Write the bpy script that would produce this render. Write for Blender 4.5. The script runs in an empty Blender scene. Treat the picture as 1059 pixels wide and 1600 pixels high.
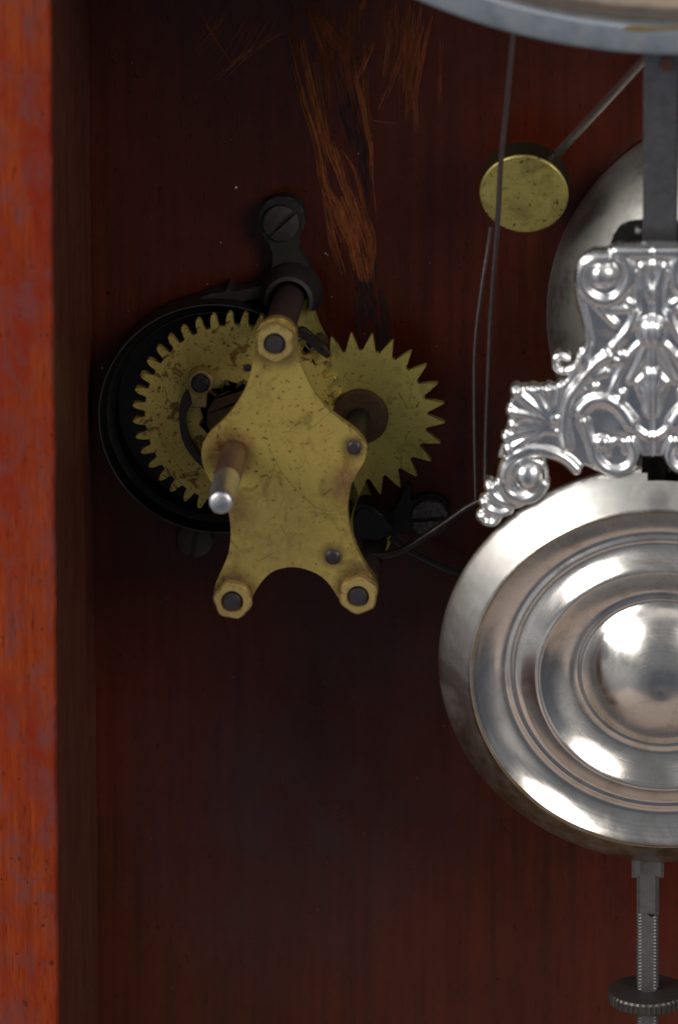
import bpy, bmesh, math, random
from mathutils import Vector, Matrix
random.seed(7)
S = 0.001                                   # everything below is measured in millimetres
C = bpy.context.scene.collection
sc = bpy.context.scene
rad = math.radians

# ------------------------------------------------------------------ camera
PITCH, YAW, DIST, FPX = rad(17), rad(4.6), 1200.0, 12000.0
FW = Vector((-math.sin(YAW)*math.cos(PITCH), math.cos(YAW)*math.cos(PITCH), -math.sin(PITCH)))
RT = Vector((math.cos(YAW), math.sin(YAW), 0))
UP = RT.cross(FW)
CAM = -DIST*FW
cam = bpy.data.cameras.new("camera"); co = bpy.data.objects.new("camera", cam); C.objects.link(co)
co.location = CAM*S
co.rotation_euler = FW.to_track_quat('-Z', 'Y').to_euler()
cam.sensor_fit = 'VERTICAL'; cam.sensor_height = 36; cam.sensor_width = 24
cam.lens = FPX/1600*36
cam.clip_start = 0.05; cam.clip_end = 20
cam.dof.use_dof = True; cam.dof.focus_distance = (DIST-13)*S; cam.dof.aperture_fstop = 19
cam.dof.aperture_blades = 7
sc.camera = co

# ------------------------------------------------------------------ light
w = bpy.data.worlds.new("World"); sc.world = w; w.use_nodes = True
bg = w.node_tree.nodes["Background"]; bg.inputs[0].default_value = (0.84, 0.90, 1.0, 1); bg.inputs[1].default_value = 0.15
def area(name, az, el, dist, sx, sy, power, col):
    """a softbox aimed at the clock; az measured to the right of the clock's front"""
    l = bpy.data.lights.new(name, 'AREA'); l.shape = 'RECTANGLE'; l.size = sx; l.size_y = sy; l.energy = power; l.color = col
    o = bpy.data.objects.new(name, l); C.objects.link(o)
    d = Vector((math.sin(rad(az))*math.cos(rad(el)), -math.cos(rad(az))*math.cos(rad(el)), math.sin(rad(el))))
    o.location = d*dist
    o.rotation_euler = (-d).to_track_quat('-Z', 'Y').to_euler()
    return o
area("window_light", -56, 25, 1.5, 1.3, 0.75, 22.0, (1.0, 0.98, 0.96))
area("room_light", 44, 22, 1.6, 0.6, 0.8, 10.5, (1.0, 0.95, 0.90))
area("ceiling_light", 0, 66, 1.9, 1.6, 1.0, 3.0, (1.0, 0.94, 0.88))
sc.view_settings.view_transform = 'Standard'; sc.view_settings.look = 'None'
sc.view_settings.exposure = 0.0; sc.view_settings.gamma = 1.0

# ------------------------------------------------------------------ helpers
def ray(px, py):
    return (FW*FPX + RT*(px-529.5) - UP*(py-800)).normalized()
def P(px, py, d):
    """the point at depth d (mm in front of the back board) seen at photo pixel px, py"""
    r = ray(px, py); t = (-d-CAM.y)/r.y
    return CAM + r*t
class Plane:
    def __init__(s, px, py, d, tilt):
        s.o = P(px, py, d); s.n = Vector((0, -math.cos(tilt), -math.sin(tilt)))
        s.u = Vector((0, -math.sin(tilt), math.cos(tilt))); s.r = Vector((1, 0, 0))
    def at(s, px, py, h=0.0):
        r = ray(px, py); t = (s.o+s.n*h-CAM).dot(s.n)/r.dot(s.n)
        return CAM + r*t
    def loc(s, x, z, h): return s.o + s.r*x + s.u*z + s.n*h

def root_of(o):
    while o.parent: o = o.parent
    return o
def thing(name, label, cat, loc, group=None):
    o = bpy.data.objects.new(name, None); C.objects.link(o)
    o.location = Vector(loc)*S; o.empty_display_size = 0.01
    o['label'] = label; o['category'] = cat
    if group: o['group'] = group
    return o
def obj(name, bm, mat, parent, label=None, kind=None, sharp=32, smooth=True):
    bmesh.ops.recalc_face_normals(bm, faces=bm.faces[:])
    off = root_of(parent).location if parent else Vector()
    for v in bm.verts: v.co = v.co*S - off
    for e in bm.edges:
        if len(e.link_faces) == 2:
            e.smooth = e.calc_face_angle(0) < rad(sharp)
    for f in bm.faces: f.smooth = smooth
    me = bpy.data.meshes.new(name); bm.to_mesh(me); bm.free()
    me.materials.append(mat)
    o = bpy.data.objects.new(name, me); C.objects.link(o)
    if parent: o.parent = parent
    if label: o['label'] = label
    if kind: o['kind'] = kind
    return o
def BM(): return bmesh.new()
def slab(bm, pts, d0, d1, bev=0.15, seg=2):
    """pts: list of Vectors (x, ?, z) outline; extruded between depths d0 (back) and d1 (front)"""
    vb = [bm.verts.new((p.x, -d0, p.z)) for p in pts]; vf = [bm.verts.new((p.x, -d1, p.z)) for p in pts]
    n = len(pts)
    bm.faces.new(vb); ff = bm.faces.new(vf)
    for i in range(n): bm.faces.new((vb[i], vb[(i+1) % n], vf[(i+1) % n], vf[i]))
    if bev:
        bmesh.ops.bevel(bm, geom=list(ff.edges), offset=bev, segments=seg, affect='EDGES', clamp_overlap=True)
def px_slab(bm, pix, d0, d1, bev=0.15, smooth=True, sub=3):
    pts = [P(x, y, d1) for x, y in (spline(pix, sub) if smooth else pix)]
    slab(bm, pts, d0, d1, bev)
def spline(p, sub=4, closed=True):
    out = []; n = len(p)
    rng = range(n) if closed else range(n-1)
    for i in rng:
        if closed: a, b, c, d = p[i-1], p[i], p[(i+1) % n], p[(i+2) % n]
        else: a, b, c, d = p[max(i-1, 0)], p[i], p[i+1], p[min(i+2, n-1)]
        for k in range(sub):
            t = k/sub
            out.append(tuple(0.5*(2*b[j]+(c[j]-a[j])*t+(2*a[j]-5*b[j]+4*c[j]-d[j])*t*t+(3*b[j]-a[j]-3*c[j]+d[j])*t**3) for j in range(len(b))))
    if not closed: out.append(tuple(p[-1]))
    return out
def frame(axis):
    a = Vector(axis).normalized()
    h = Vector((0, 0, 1)) if abs(a.z) < 0.9 else Vector((1, 0, 0))
    x = a.cross(h).normalized(); y = a.cross(x).normalized()
    return a, x, y
def lathe(bm, prof, cen, axis=(0, -1, 0), seg=48, skip=None, wob=None):
    """prof: (radius, height along axis)"""
    a, x, y = frame(axis); cen = Vector(cen); rings = []
    for r, h in prof:
        if r < 1e-6: rings.append([bm.verts.new(cen+a*h)])
        else:
            rings.append([bm.verts.new(cen+a*h+(x*math.cos(2*math.pi*k/seg)+y*math.sin(2*math.pi*k/seg))*(r*(wob(k, r) if wob else 1))) for k in range(seg)])
    for i in range(len(rings)-1):
        A, B = rings[i], rings[i+1]
        for k in range(seg):
            k2 = (k+1) % seg
            q = [A[k], A[k2], B[k2], B[k]] if len(A) > 1 and len(B) > 1 else ([A[0], B[k2], B[k]] if len(A) == 1 else [A[k], A[k2], B[0]])
            if skip:
                c = sum((v.co for v in q), Vector())/len(q)
                if skip(c): continue
            bm.faces.new(q)
def tube(bm, pts, r, seg=10, caps=True):
    pts = [Vector(p) for p in pts]; n = len(pts); rings = []
    t0 = (pts[1]-pts[0]).normalized(); _, x, y = frame(t0)
    for i, p in enumerate(pts):
        t = (pts[min(i+1, n-1)]-pts[max(i-1, 0)]).normalized()
        x = (x-t*x.dot(t)).normalized(); y = t.cross(x)
        rr = r[i] if isinstance(r, (list, tuple)) else r
        rings.append([bm.verts.new(p+(x*math.cos(2*math.pi*k/seg)+y*math.sin(2*math.pi*k/seg))*rr) for k in range(seg)])
    for A, B in zip(rings, rings[1:]):
        for k in range(seg): bm.faces.new((A[k], A[(k+1) % seg], B[(k+1) % seg], B[k]))
    if caps:
        bm.faces.new(rings[0]); bm.faces.new(rings[-1])
def px_path(p, sub=5):
    """p: (px, py, depth) control points -> smooth world path"""
    return [P(*q) for q in spline(p, sub, closed=False)]

# ------------------------------------------------------------------ materials
class Mat:
    def __init__(s, name):
        s.m = bpy.data.materials.new(name); s.m.use_nodes = True
        s.t = s.m.node_tree; s.b = s.t.nodes["Principled BSDF"]
        s.tc = s.t.nodes.new("ShaderNodeNewGeometry")      # world position: the scene stands still
    def n(s, t, **kw):
        o = s.t.nodes.new(t)
        for k, v in kw.items(): setattr(o, k, v)
        return o
    def l(s, a, b): s.t.links.new(a, b)
    def pos(s, scale=(1, 1, 1)):
        v = s.n("ShaderNodeVectorMath", operation='MULTIPLY'); s.l(s.tc.outputs["Position"], v.inputs[0])
        v.inputs[1].default_value = [c*1000 for c in scale]; return v.outputs[0]
    def noise(s, scale, detail=4, rough=0.6, stretch=(1, 1, 1), dist=0.0):
        o = s.n("ShaderNodeTexNoise"); s.l(s.pos(stretch), o.inputs["Vector"])
        o.inputs["Scale"].default_value = scale; o.inputs["Detail"].default_value = detail
        o.inputs["Roughness"].default_value = rough; o.inputs["Distortion"].default_value = dist
        return o.outputs["Fac"]
    def ramp(s, fac, stops):
        o = s.n("ShaderNodeValToRGB"); s.l(fac, o.inputs[0]); e = o.color_ramp.elements
        while len(e) < len(stops): e.new(0.5)
        for k, (p, c) in enumerate(stops):
            e[k].position = p; e[k].color = tuple(c)+(1,) if isinstance(c, (tuple, list)) else (c, c, c, 1)
        return o.outputs[0]
    def mix(s, fac, a, b, mode='MIX'):
        o = s.n("ShaderNodeMix", data_type='RGBA', blend_type=mode)
        for sock, v in ((o.inputs[0], fac), (o.inputs[6], a), (o.inputs[7], b)):
            if hasattr(v, 'is_linked'): s.l(v, sock)
            else: sock.default_value = v if not isinstance(v, (tuple, list)) else tuple(v)+(1,)*(4-len(v))
        return o.outputs[2]
    def math(s, op, a, b=0.0):
        o = s.n("ShaderNodeMath", operation=op)
        for sock, v in ((o.inputs[0], a), (o.inputs[1], b)):
            if hasattr(v, 'is_linked'): s.l(v, sock)
            else: sock.default_value = v
        return o.outputs[0]
    def spot(s, p, r0, r1):
        """1 within r0 mm of world point p, 0 beyond r1 (for stains and painted sheen)"""
        v = s.n("ShaderNodeVectorMath", operation='DISTANCE'); s.l(s.pos(), v.inputs[0]); v.inputs[1].default_value = p
        o = s.n("ShaderNodeMapRange"); s.l(v.outputs["Value"], o.inputs[0])
        o.inputs[1].default_value = r0; o.inputs[2].default_value = r1; o.inputs[3].default_value = 1; o.inputs[4].default_value = 0
        return o.outputs[0]
    def set(s, base=None, rough=None, metal=None, **kw):
        for nm, v in (("Base Color", base), ("Roughness", rough), ("Metallic", metal)):
            if v is None: continue
            i = s.b.inputs[nm]
            if hasattr(v, 'is_linked'): s.l(v, i)
            else: i.default_value = v if not isinstance(v, (tuple, list)) else tuple(v)+(1,)*(4-len(v))
        for k, v in kw.items():
            i = s.b.inputs[k.replace('_', ' ')]
            if hasattr(v, 'is_linked'): s.l(v, i)
            else: i.default_value = v
        return s.m
    def bump(s, h, dist=0.05, strength=0.5):
        o = s.n("ShaderNodeBump"); s.l(h, o.inputs["Height"]); o.inputs["Distance"].default_value = dist*S; o.inputs["Strength"].default_value = strength
        s.l(o.outputs[0], s.b.inputs["Normal"])

def wood(name, dark, mid, light, rough, scratchy=0.3, streak=0.3):
    m = Mat(name)
    g = m.noise(0.55, 6, 0.65, (1, 0.6, 0.035), 0.3)           # long vertical grain
    fine = m.noise(3.2, 4, 0.7, (1, 1, 0.05))
    patch = m.noise(0.07, 4, 0.6, (1, 1, 0.6))
    pores = m.ramp(m.noise(2.6, 3, 0.5, (1, 1, 0.12)), [(0.60, 0.0), (0.70, 1.0)])
    c = m.ramp(g, [(0.28, dark), (0.5, mid), (0.75, light)])
    c = m.mix(m.ramp(fine, [(0.35, 0.0), (0.7, streak)]), c, dark)
    cloud = m.ramp(m.noise(0.035, 5, 0.65, (1, 1, 0.8), 0.6), [(0.36, 0.0), (0.66, 0.75)])
    c = m.mix(cloud, c, tuple(0.55*a+0.45*b for a, b in zip(dark, mid)))
    c = m.mix(m.ramp(patch, [(0.35, 0.0), (0.7, 0.5)]), c, mid)
    c = m.mix(m.math('MULTIPLY', pores, 0.55), c, tuple(x*0.3 for x in dark))
    pit = m.ramp(m.noise(0.85, 2, 0.5, (1, 1, 0.7)), [(0.69, 0.0), (0.725, 0.8)])
    c = m.mix(pit, c, tuple(x*0.25 for x in dark))
    hair = m.ramp(m.noise(5.5, 3, 0.6, (1, 1, 0.03)), [(0.5, 0.0), (0.72, 0.35)])
    c = m.mix(hair, c, light)
    specks = m.ramp(m.noise(2.2, 2, 0.5), [(0.765, 0.0), (0.80, 1.0)])
    c = m.mix(m.math('MULTIPLY', specks, 0.35), c, (0.3, 0.22, 0.18))
    r = m.ramp(m.noise(0.16, 5, 0.6), [(0.3, rough*0.8), (0.7, rough*1.35)])
    m.set(c, r, 0.0)
    h = m.math('ADD', m.math('MULTIPLY', fine, 0.6), m.math('MULTIPLY', m.noise(0.35, 3), 0.8))
    h = m.math('SUBTRACT', h, m.math('ADD', m.math('MULTIPLY', pores, 0.5), m.math('MULTIPLY', pit, 1.2)))
    m.bump(h, 0.08, scratchy)
    return m
wb = wood("board_varnish", (0.016, 0.0034, 0.0020), (0.064, 0.0092, 0.0028), (0.096, 0.0150, 0.0042), 0.26)
base = wb.b.inputs["Base Color"].links[0].from_socket     # cool varnish sheen at lower centre, painted into the colour
sheen = wb.math('MULTIPLY', wb.math('MAXIMUM', wb.spot(P(450, 1270, 0), 8, 34), wb.math('MULTIPLY', wb.spot(P(600, 1020, 0), 4, 26), 0.8)), wb.ramp(wb.noise(0.11, 5, 0.65, (1, 1, 0.7)), [(0.28, 0.15), (0.62, 0.85)]))
M_board = wb.set(wb.mix(sheen, base, (0.042, 0.019, 0.020)), Specular_IOR_Level=0.33)
M_side = wood("side_board_wood", (0.026, 0.008, 0.005), (0.075, 0.019, 0.010), (0.12, 0.034, 0.018), 0.36).m
we = wood("case_edge_wood", (0.08, 0.009, 0.004), (0.28, 0.038, 0.007), (0.42, 0.090, 0.015), 0.5, 0.5, 0.6)
base = we.b.inputs["Base Color"].links[0].from_socket
red = we.ramp(we.noise(0.10, 5, 0.7, (1, 1, 0.35), 0.8), [(0.40, 0.0), (0.62, 0.85)])
c = we.mix(red, base, (0.19, 0.016, 0.006))
blot = we.ramp(we.noise(0.24, 5, 0.7, (1, 1, 0.6), 0.5), [(0.47, 0.0), (0.70, 0.85)])
M_edge = we.set(we.mix(blot, c, (0.13, 0.045, 0.045)), Specular_IOR_Level=0.12)

def brass(name, base, dark, metal=0.75, rough=0.42, stain=0.5, freq=1.0, spots=(), soft=0.0):
    m = Mat(name)
    big = m.noise(0.12*freq, 5, 0.65, dist=0.5)
    c = m.mix(m.ramp(big, [(0.35, 0.0), (0.72, 1.0)]), base, tuple(0.55*a+0.45*b for a, b in zip(base, dark)))
    blotch = m.ramp(m.noise(0.28*freq, 5, 0.7, dist=0.8), [(0.555-soft, 0.0), (0.60+soft, 1.0)])
    c = m.mix(m.math('MULTIPLY', blotch, stain), c, dark)
    dots = m.ramp(m.noise(1.7*freq, 2, 0.5), [(0.635, 0.0), (0.69, 1.0)])
    c = m.mix(m.math('MULTIPLY', dots, 0.85*min(1, stain*2)), c, tuple(0.35*x for x in dark))
    fine = m.noise(4.5, 3, 0.7)
    c = m.mix(m.ramp(fine, [(0.5, 0.0), (0.75, 0.4)]), c, dark)
    # fine scratches
    v = m.n("ShaderNodeTexVoronoi", feature='DISTANCE_TO_EDGE'); m.l(m.pos((1, 1, 0.5)), v.inputs["Vector"]); v.inputs["Scale"].default_value = 0.11*freq
    dis = m.noise(0.4, 2)
    scr = m.math('MULTIPLY', m.ramp(v.outputs[0], [(0.0, 1.0), (0.012, 0.0)]), m.ramp(dis, [(0.55, 0.0), (0.62, 0.8)]))
    c = m.mix(scr, c, tuple(0.3*x for x in dark))
    for p, r0, r1, col in spots:
        f = m.math('MULTIPLY', m.spot(p, r0, r1), m.ramp(m.noise(0.9, 4, 0.7), [(0.25, 0.35), (0.6, 1.0)]))
        c = m.mix(f, c, col)
    r = m.ramp(big, [(0.3, rough*0.85), (0.7, rough*1.3)])
    m.set(c, r, metal)
    m.bump(m.math('ADD', m.math('ADD', m.noise(1.2, 4), m.math('MULTIPLY', m.noise(5.0, 2, 0.5, (1.0, 1, 0.06)), 0.5)), m.math('MULTIPLY', scr, -0.6)), 0.06, 0.4)
    return m.m
B0, B1 = (0.60, 0.455, 0.115), (0.20, 0.125, 0.032)
D_PL = 30.0
RUST = (0.11, 0.032, 0.014)
M_plate = brass("plate_brass", B0, B1, 0.65, 0.42, 0.6, 0.9,
    [(P(360, 708, D_PL), 2.2, 4.6, (0.16, 0.05, 0.018)), (P(430, 535, D_PL), 2.6, 5.0, (0.2, 0.12, 0.05)),
     (P(365, 925, D_PL), 2.6, 4.6, (0.10, 0.055, 0.03)), (P(561, 916, D_PL), 2.6, 4.6, (0.10, 0.055, 0.03)),
     (P(553, 699, D_PL), 1.0, 2.6, (0.09, 0.05, 0.03)), (P(519, 868, D_PL), 1.1, 2.4, (0.05, 0.03, 0.02)),
     (P(545, 760, D_PL), 1.0, 5.0, (0.24, 0.12, 0.055)), (P(372, 800, D_PL), 0.5, 4.0, (0.22, 0.12, 0.05)), (P(440, 850, D_PL), 1.0, 11.0, (0.33, 0.235, 0.075))], soft=0.06)
M_wheel = brass("wheel_brass", (0.62, 0.48, 0.125), (0.16, 0.072, 0.016), 0.6, 0.45, 0.85, 1.1)
M_escape = brass("escape_brass", (0.53, 0.445, 0.115), (0.18, 0.12, 0.03), 0.6, 0.42, 0.3, 1.0)
M_nut = brass("nut_brass", (0.54, 0.40, 0.14), (0.16, 0.09, 0.03), 0.6, 0.4, 0.4, 1.6)
M_hammer = brass("hammer_brass", (0.54, 0.45, 0.13), (0.14, 0.115, 0.03), 0.6, 0.42, 0.6, 0.9, soft=0.09)
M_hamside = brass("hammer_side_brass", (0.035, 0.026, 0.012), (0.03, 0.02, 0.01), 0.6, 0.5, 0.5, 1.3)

def steel(name, base, rough, metal=0.8, rust=0.0, rustcol=RUST, bumpd=0.05, freq=1.0):
    m = Mat(name)
    n1 = m.noise(0.5*freq, 5, 0.65); n2 = m.noise(3.0*freq, 3, 0.6)
    c = m.mix(m.ramp(n1, [(0.3, 0.0), (0.7, 0.6)]), base, tuple(0.55*x for x in base))
    if rust: c = m.mix(m.math('MULTIPLY', m.ramp(m.noise(0.8*freq, 5, 0.7), [(0.4, 0.0), (0.6, 1.0)]), rust), c, rustcol)
    m.set(c, m.ramp(n2, [(0.3, rough*0.8), (0.7, rough*1.25)]), metal)
    m.bump(m.math('ADD', n1, m.math('MULTIPLY', n2, 0.5)), bumpd, 0.35)
    return m.m
M_black = steel("black_japanned_iron", (0.004, 0.0035, 0.0035), 0.42, 0.0, 0.12, (0.03, 0.016, 0.012), 0.04)
M_lip = steel("lip_highlight_iron", (0.10, 0.09, 0.095), 0.4, 0.6, 0.5, (0.03, 0.025, 0.025), 0.03, 0.6)
M_foot = steel("worn_black_iron", (0.010, 0.008, 0.0075), 0.55, 0.0, 0.3, (0.04, 0.022, 0.018), 0.06)
M_screw = steel("screw_steel", (0.07, 0.060, 0.060), 0.5, 0.6, 0.55, (0.05, 0.03, 0.026), 0.10, 1.4)
M_pillar = steel("pillar_steel", (0.10, 0.07, 0.065), 0.42, 0.6, 0.7, (0.075, 0.035, 0.03), 0.05)
M_rustarbor = steel("rusted_steel", (0.14, 0.075, 0.06), 0.42, 0.5, 0.7, (0.11, 0.045, 0.032), 0.08)
M_tip = steel("bright_steel", (0.72, 0.72, 0.74), 0.36, 1.0, 0.12, RUST, 0.16)
M_dark = steel("dark_steel", (0.06, 0.05, 0.05), 0.4, 0.7, 0.5, (0.05, 0.028, 0.02), 0.06)
M_stud = steel("stud_steel", (0.055, 0.052, 0.062), 0.42, 0.6, 0.2, RUST, 0.06)
M_ratchet = steel("brown_ratchet", (0.10, 0.058, 0.03), 0.5, 0.5, 0.75, (0.06, 0.028, 0.012), 0.08)
M_wire = steel("wire_steel", (0.17, 0.13, 0.13), 0.35, 0.8, 0.35, (0.10, 0.06, 0.05), 0.04, 2.0)
M_rod = steel("hammer_rod_steel", (0.78, 0.76, 0.74), 0.30, 1.0, 0.15, (0.2, 0.15, 0.13), 0.03, 2.0)
M_prod = steel("pendulum_rod_steel", (0.26, 0.26, 0.27), 0.38, 0.9, 0.1, (0.15, 0.12, 0.1), 0.03)
M_stem = steel("stem_steel", (0.17, 0.17, 0.17), 0.52, 0.75, 0.25, (0.14, 0.10, 0.08), 0.05, 1.5)
M_nutd = steel("rating_nut_metal", (0.075, 0.07, 0.066), 0.4, 0.7, 0.25, (0.12, 0.08, 0.05), 0.04, 1.5)

def plated(name, base, rough, tarn, amount, dent=0.12):
    m = Mat(name)
    n1 = m.noise(0.22, 6, 0.7); n2 = m.noise(2.5, 4, 0.7)
    c = m.mix(m.math('MULTIPLY', m.ramp(n1, [(0.5, 0.0), (0.72, 1.0)]), amount), base, tarn)
    c = m.mix(m.math('MULTIPLY', m.ramp(n2, [(0.62, 0.0), (0.75, 1.0)]), amount*0.7), c, tuple(0.4*x for x in tarn))
    r = m.math('ADD', m.math('MULTIPLY', m.ramp(n1, [(0.3, 0.0), (0.75, 1.0)]), rough*0.8), m.math('ADD', rough, m.math('MULTIPLY', n2, rough*0.4)))
    m.set(c, r, 1.0)
    m.bump(m.math('ADD', m.noise(0.10, 2), m.math('MULTIPLY', n2, 0.02)), 0.12, dent)
    return m
M_silver = plated("polished_silver_casting", (0.90, 0.90, 0.90), 0.19, (0.5, 0.43, 0.34), 0.35, 0.03).m
pb = plated("nickel_plated_bob", (0.86, 0.81, 0.75), 0.115, (0.42, 0.36, 0.28), 0.55)
M_bell = plated("grey_nickel_bell", (0.36, 0.345, 0.31), 0.34, (0.24, 0.21, 0.17), 0.7).m
M_bezel = plated("grey_bezel_plate", (0.33, 0.365, 0.41), 0.40, (0.36, 0.33, 0.27), 0.5).m
M_bezin = plated("tan_bezel_inner", (0.36, 0.29, 0.23), 0.33, (0.36, 0.25, 0.17), 0.5).m
M_bezbrass = brass("bezel_bare_brass", (0.45, 0.33, 0.12), (0.25, 0.16, 0.06), 0.8, 0.35, 0.3)

def flat(name, col, rough=0.8, var=0.35):
    m = Mat(name)
    m.set(m.mix(m.ramp(m.noise(1.2, 4, 0.7, (1, 1, 0.25)), [(0.3, 0.0), (0.7, 1.0)]), col, tuple(x*var for x in col)), rough, 0.0)
    return m.m
M_fib = [flat("bare_wood_fibre", (0.42, 0.115, 0.030), 0.7), flat("pale_wood_fibre", (0.54, 0.18, 0.055), 0.7), flat("dull_wood_fibre", (0.27, 0.066, 0.018), 0.7)]
M_gouge = flat("dark_scrape", (0.022, 0.023, 0.024), 0.6, 0.5)
M_dust = flat("pale_dust", (0.55, 0.5, 0.45), 0.9, 0.7)

# ------------------------------------------------------------------ clock case
XL = P(148, 800, 0).x                       # inner corner of side board and back board
case = thing('clock_case', 'reddish brown varnished wooden clock case, scratched back board and bright side board', 'clock case', (0, 0, -100))
def box(bm, x0, x1, y0, y1, z0, z1, bev=0.0, seg=2):
    vs = [bm.verts.new((x, y, z)) for x in (x0, x1) for y in (y0, y1) for z in (z0, z1)]
    for q in ((0, 1, 3, 2), (4, 6, 7, 5), (0, 4, 5, 1), (2, 3, 7, 6), (0, 2, 6, 4), (1, 5, 7, 3)): bm.faces.new([vs[i] for i in q])
    if bev: bmesh.ops.bevel(bm, geom=bm.edges[:], offset=bev, segments=seg, affect='EDGES')
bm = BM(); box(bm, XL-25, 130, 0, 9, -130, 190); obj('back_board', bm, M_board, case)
bm = BM(); box(bm, XL-22, XL, -52, -0.1, -118, 190, 0.5, 3)
for v in bm.verts:
    if v.co.y < -30: v.co.x += 0.0036*(v.co.z-80)
obj('side_board', bm, M_side, case)
bm = BM(); NZ = 220
rows = []
for i in range(NZ+1):
    z = -117.5+307*i/NZ
    e = 0.10*math.sin(z*0.31)+0.07*math.sin(z*0.83+1)+0.05*math.sin(z*2.1)+random.gauss(0, 0.035)
    rows.append([bm.verts.new(v) for v in ((XL-22, -52.1, z), (XL-22, -54.4, z), (XL-0.35+e*0.6, -54.4, z), (XL+0.12+e, -54.2, z), (XL+0.3+e, -53.8, z), (XL+0.32+e*0.5, -52.1, z))])
    for v in rows[-1][2:]: v.co.x += 0.0036*(z-80)
for A, B in zip(rows, rows[1:]):
    for k in range(6): bm.faces.new((A[k], A[(k+1) % 6], B[(k+1) % 6], B[k]))
bm.faces.new(rows[0]); bm.faces.new(rows[-1])
obj('front_edge_strip', bm, M_edge, case, 'bright orange red front edge of the side board')

M_base = wood('reflector_tan', (0.30, 0.24, 0.215), (0.42, 0.35, 0.315), (0.52, 0.44, 0.40), 0.45).m
bm = BM(); box(bm, -75, 135, -150, 8, -130.9, -118, 2.5, 3); obj('base_reflector', bm, M_base, case, 'unseen pale board added under the case as reflector')  # unseen board, added for its tan reflection in the bob
tm = wood("table_reflector_blue", (0.030, 0.040, 0.060), (0.050, 0.064, 0.092), (0.075, 0.09, 0.12), 0.5)
bm = BM(); box(bm, -700, 700, -900, 120, -160, -131, 2); o = obj('unseen_table', bm, tm.m, None); o['kind'] = 'structure'  # unseen table, added for its dark blue reflection in the metal
strokes = [  # (points in photo pixels, fibres, spread, brightness 0..2)
 ([(452, 62), (463, 108), (475, 158), (490, 204), (500, 249), (506, 287), (525, 345), (546, 395), (554, 436)], 9, 4, 1),
 ([(488, 83), (496, 137), (506, 195), (513, 233), (529, 270), (546, 316), (567, 374), (579, 415), (583, 445)], 9, 5, 1),
 ([(500, 235), (510, 290), (528, 320), (548, 375), (556, 410), (563, 442)], 12, 6, 1),
 ([(521, 216), (533, 258), (546, 307), (562, 353), (575, 386)], 8, 4, 1),
 ([(552, 100), (558, 133), (571, 195), (579, 233), (581, 282), (589, 353)], 7, 3, 1),
 ([(587, 62), (567, 108), (554, 137)], 6, 3, 0),
 ([(625, 25), (629, 75), (612, 125), (585, 187)], 7, 4, 0), ([(585, 189), (600, 191), (626, 193)], 3, 1, 0),
 ([(637, 0), (637, 104), (637, 199)], 12, 7, 0), ([(675, 25), (662, 83), (650, 145), (650, 216)], 7, 4, 0),
 ([(309, 8), (330, 50), (367, 104)], 5, 2, 0), ([(475, 0), (492, 50), (513, 104)], 6, 5, 0),
 ([(488, 21), (521, 66), (546, 104)], 6, 5, 0), ([(571, 0), (558, 37)], 4, 3, 0),
 ([(506, 291), (517, 366), (538, 436)], 7, 5, 0), ([(533, 233), (554, 266), (567, 316), (577, 361)], 7, 3, 0),
 ([(560, 395), (566, 420), (572, 446)], 9, 9, 1), ([(575, 340), (584, 380), (580, 420), (584, 442)], 7, 5, 0),
 ([(530, 300), (552, 360), (562, 400), (574, 446)], 12, 9, 1), ([(545, 290), (566, 350), (578, 395), (579, 440)], 10, 7, 1), ([(470, 60), (482, 120), (500, 200), (516, 270)], 7, 5, 1), ([(512, 0), (528, 70), (545, 150), (560, 220)], 6, 16, 2), ([(575, 60), (572, 140), (580, 210), (584, 280)], 6, 7, 0), ([(620, 0), (618, 60), (606, 140)], 7, 12, 0), ([(655, 0), (645, 70), (640, 150)], 8, 14, 0), ([(490, 0), (500, 50), (520, 110)], 8, 18, 2), ([(560, 0), (556, 60), (560, 110)], 8, 16, 2), ([(455, 0), (462, 60), (470, 130)], 6, 8, 2), ([(600, 0), (605, 60), (598, 120)], 6, 14, 2),
 ([(690, 60), (688, 130), (686, 200)], 4, 5, 2), ([(660, 40), (640, 110), (648, 190)], 6, 6, 0),
 ([(505, 60), (510, 120), (516, 190)], 6, 9, 2), ([(540, 60), (548, 110), (556, 150)], 8, 12, 2), ([(470, 0), (520, 60), (560, 110)], 8, 14, 2),
 ([(455, 40), (380, 90), (330, 140)], 3, 16, 2), ([(420, 0), (390, 60), (350, 130)], 4, 22, 2), ([(360, 0), (335, 45), (300, 95)], 4, 22, 2)]
fib = [BM(), BM(), BM()]
for pts, nf, spr, br in strokes:
    path = spline(pts, 6, closed=False)
    for k in range(int(nf*2.6)):
        off = random.gauss(0, spr*0.55); a = random.uniform(0, 0.35); b = random.uniform(0.6, 1.0)
        i0, i1 = int(a*(len(path)-1)), max(int(a*(len(path)-1))+3, int(b*(len(path)-1)))
        seg = path[i0:i1+1]
        if len(seg) < 2: continue
        wmax = random.uniform(0.025, 0.085); drift = random.uniform(-0.5, 0.5)*spr
        which = 2 if br == 2 else (random.choice((0, 0, 1, 2)) if br == 1 else random.choice((0, 2, 2)))
        P3, W3 = [], []
        for j, (x, y) in enumerate(seg):
            t = j/(len(seg)-1)
            q = P(x+off+drift*t+random.gauss(0, 0.28), y+random.gauss(0, 0.3), 0.03+random.uniform(0, 0.05)+0.04*k/nf)
            P3.append(q); W3.append(wmax*(0.25+0.75*math.sin(math.pi*min(1, 0.1+0.85*t))))
        tube(fib[which], P3, W3, 3, False)
for k, nm in enumerate(('scratched bare wood fibres', 'pale torn wood fibres', 'faint dull scratches')):
    obj('scratch', fib[k], M_fib[k], case, nm, 'stuff')
und = BM()
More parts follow.
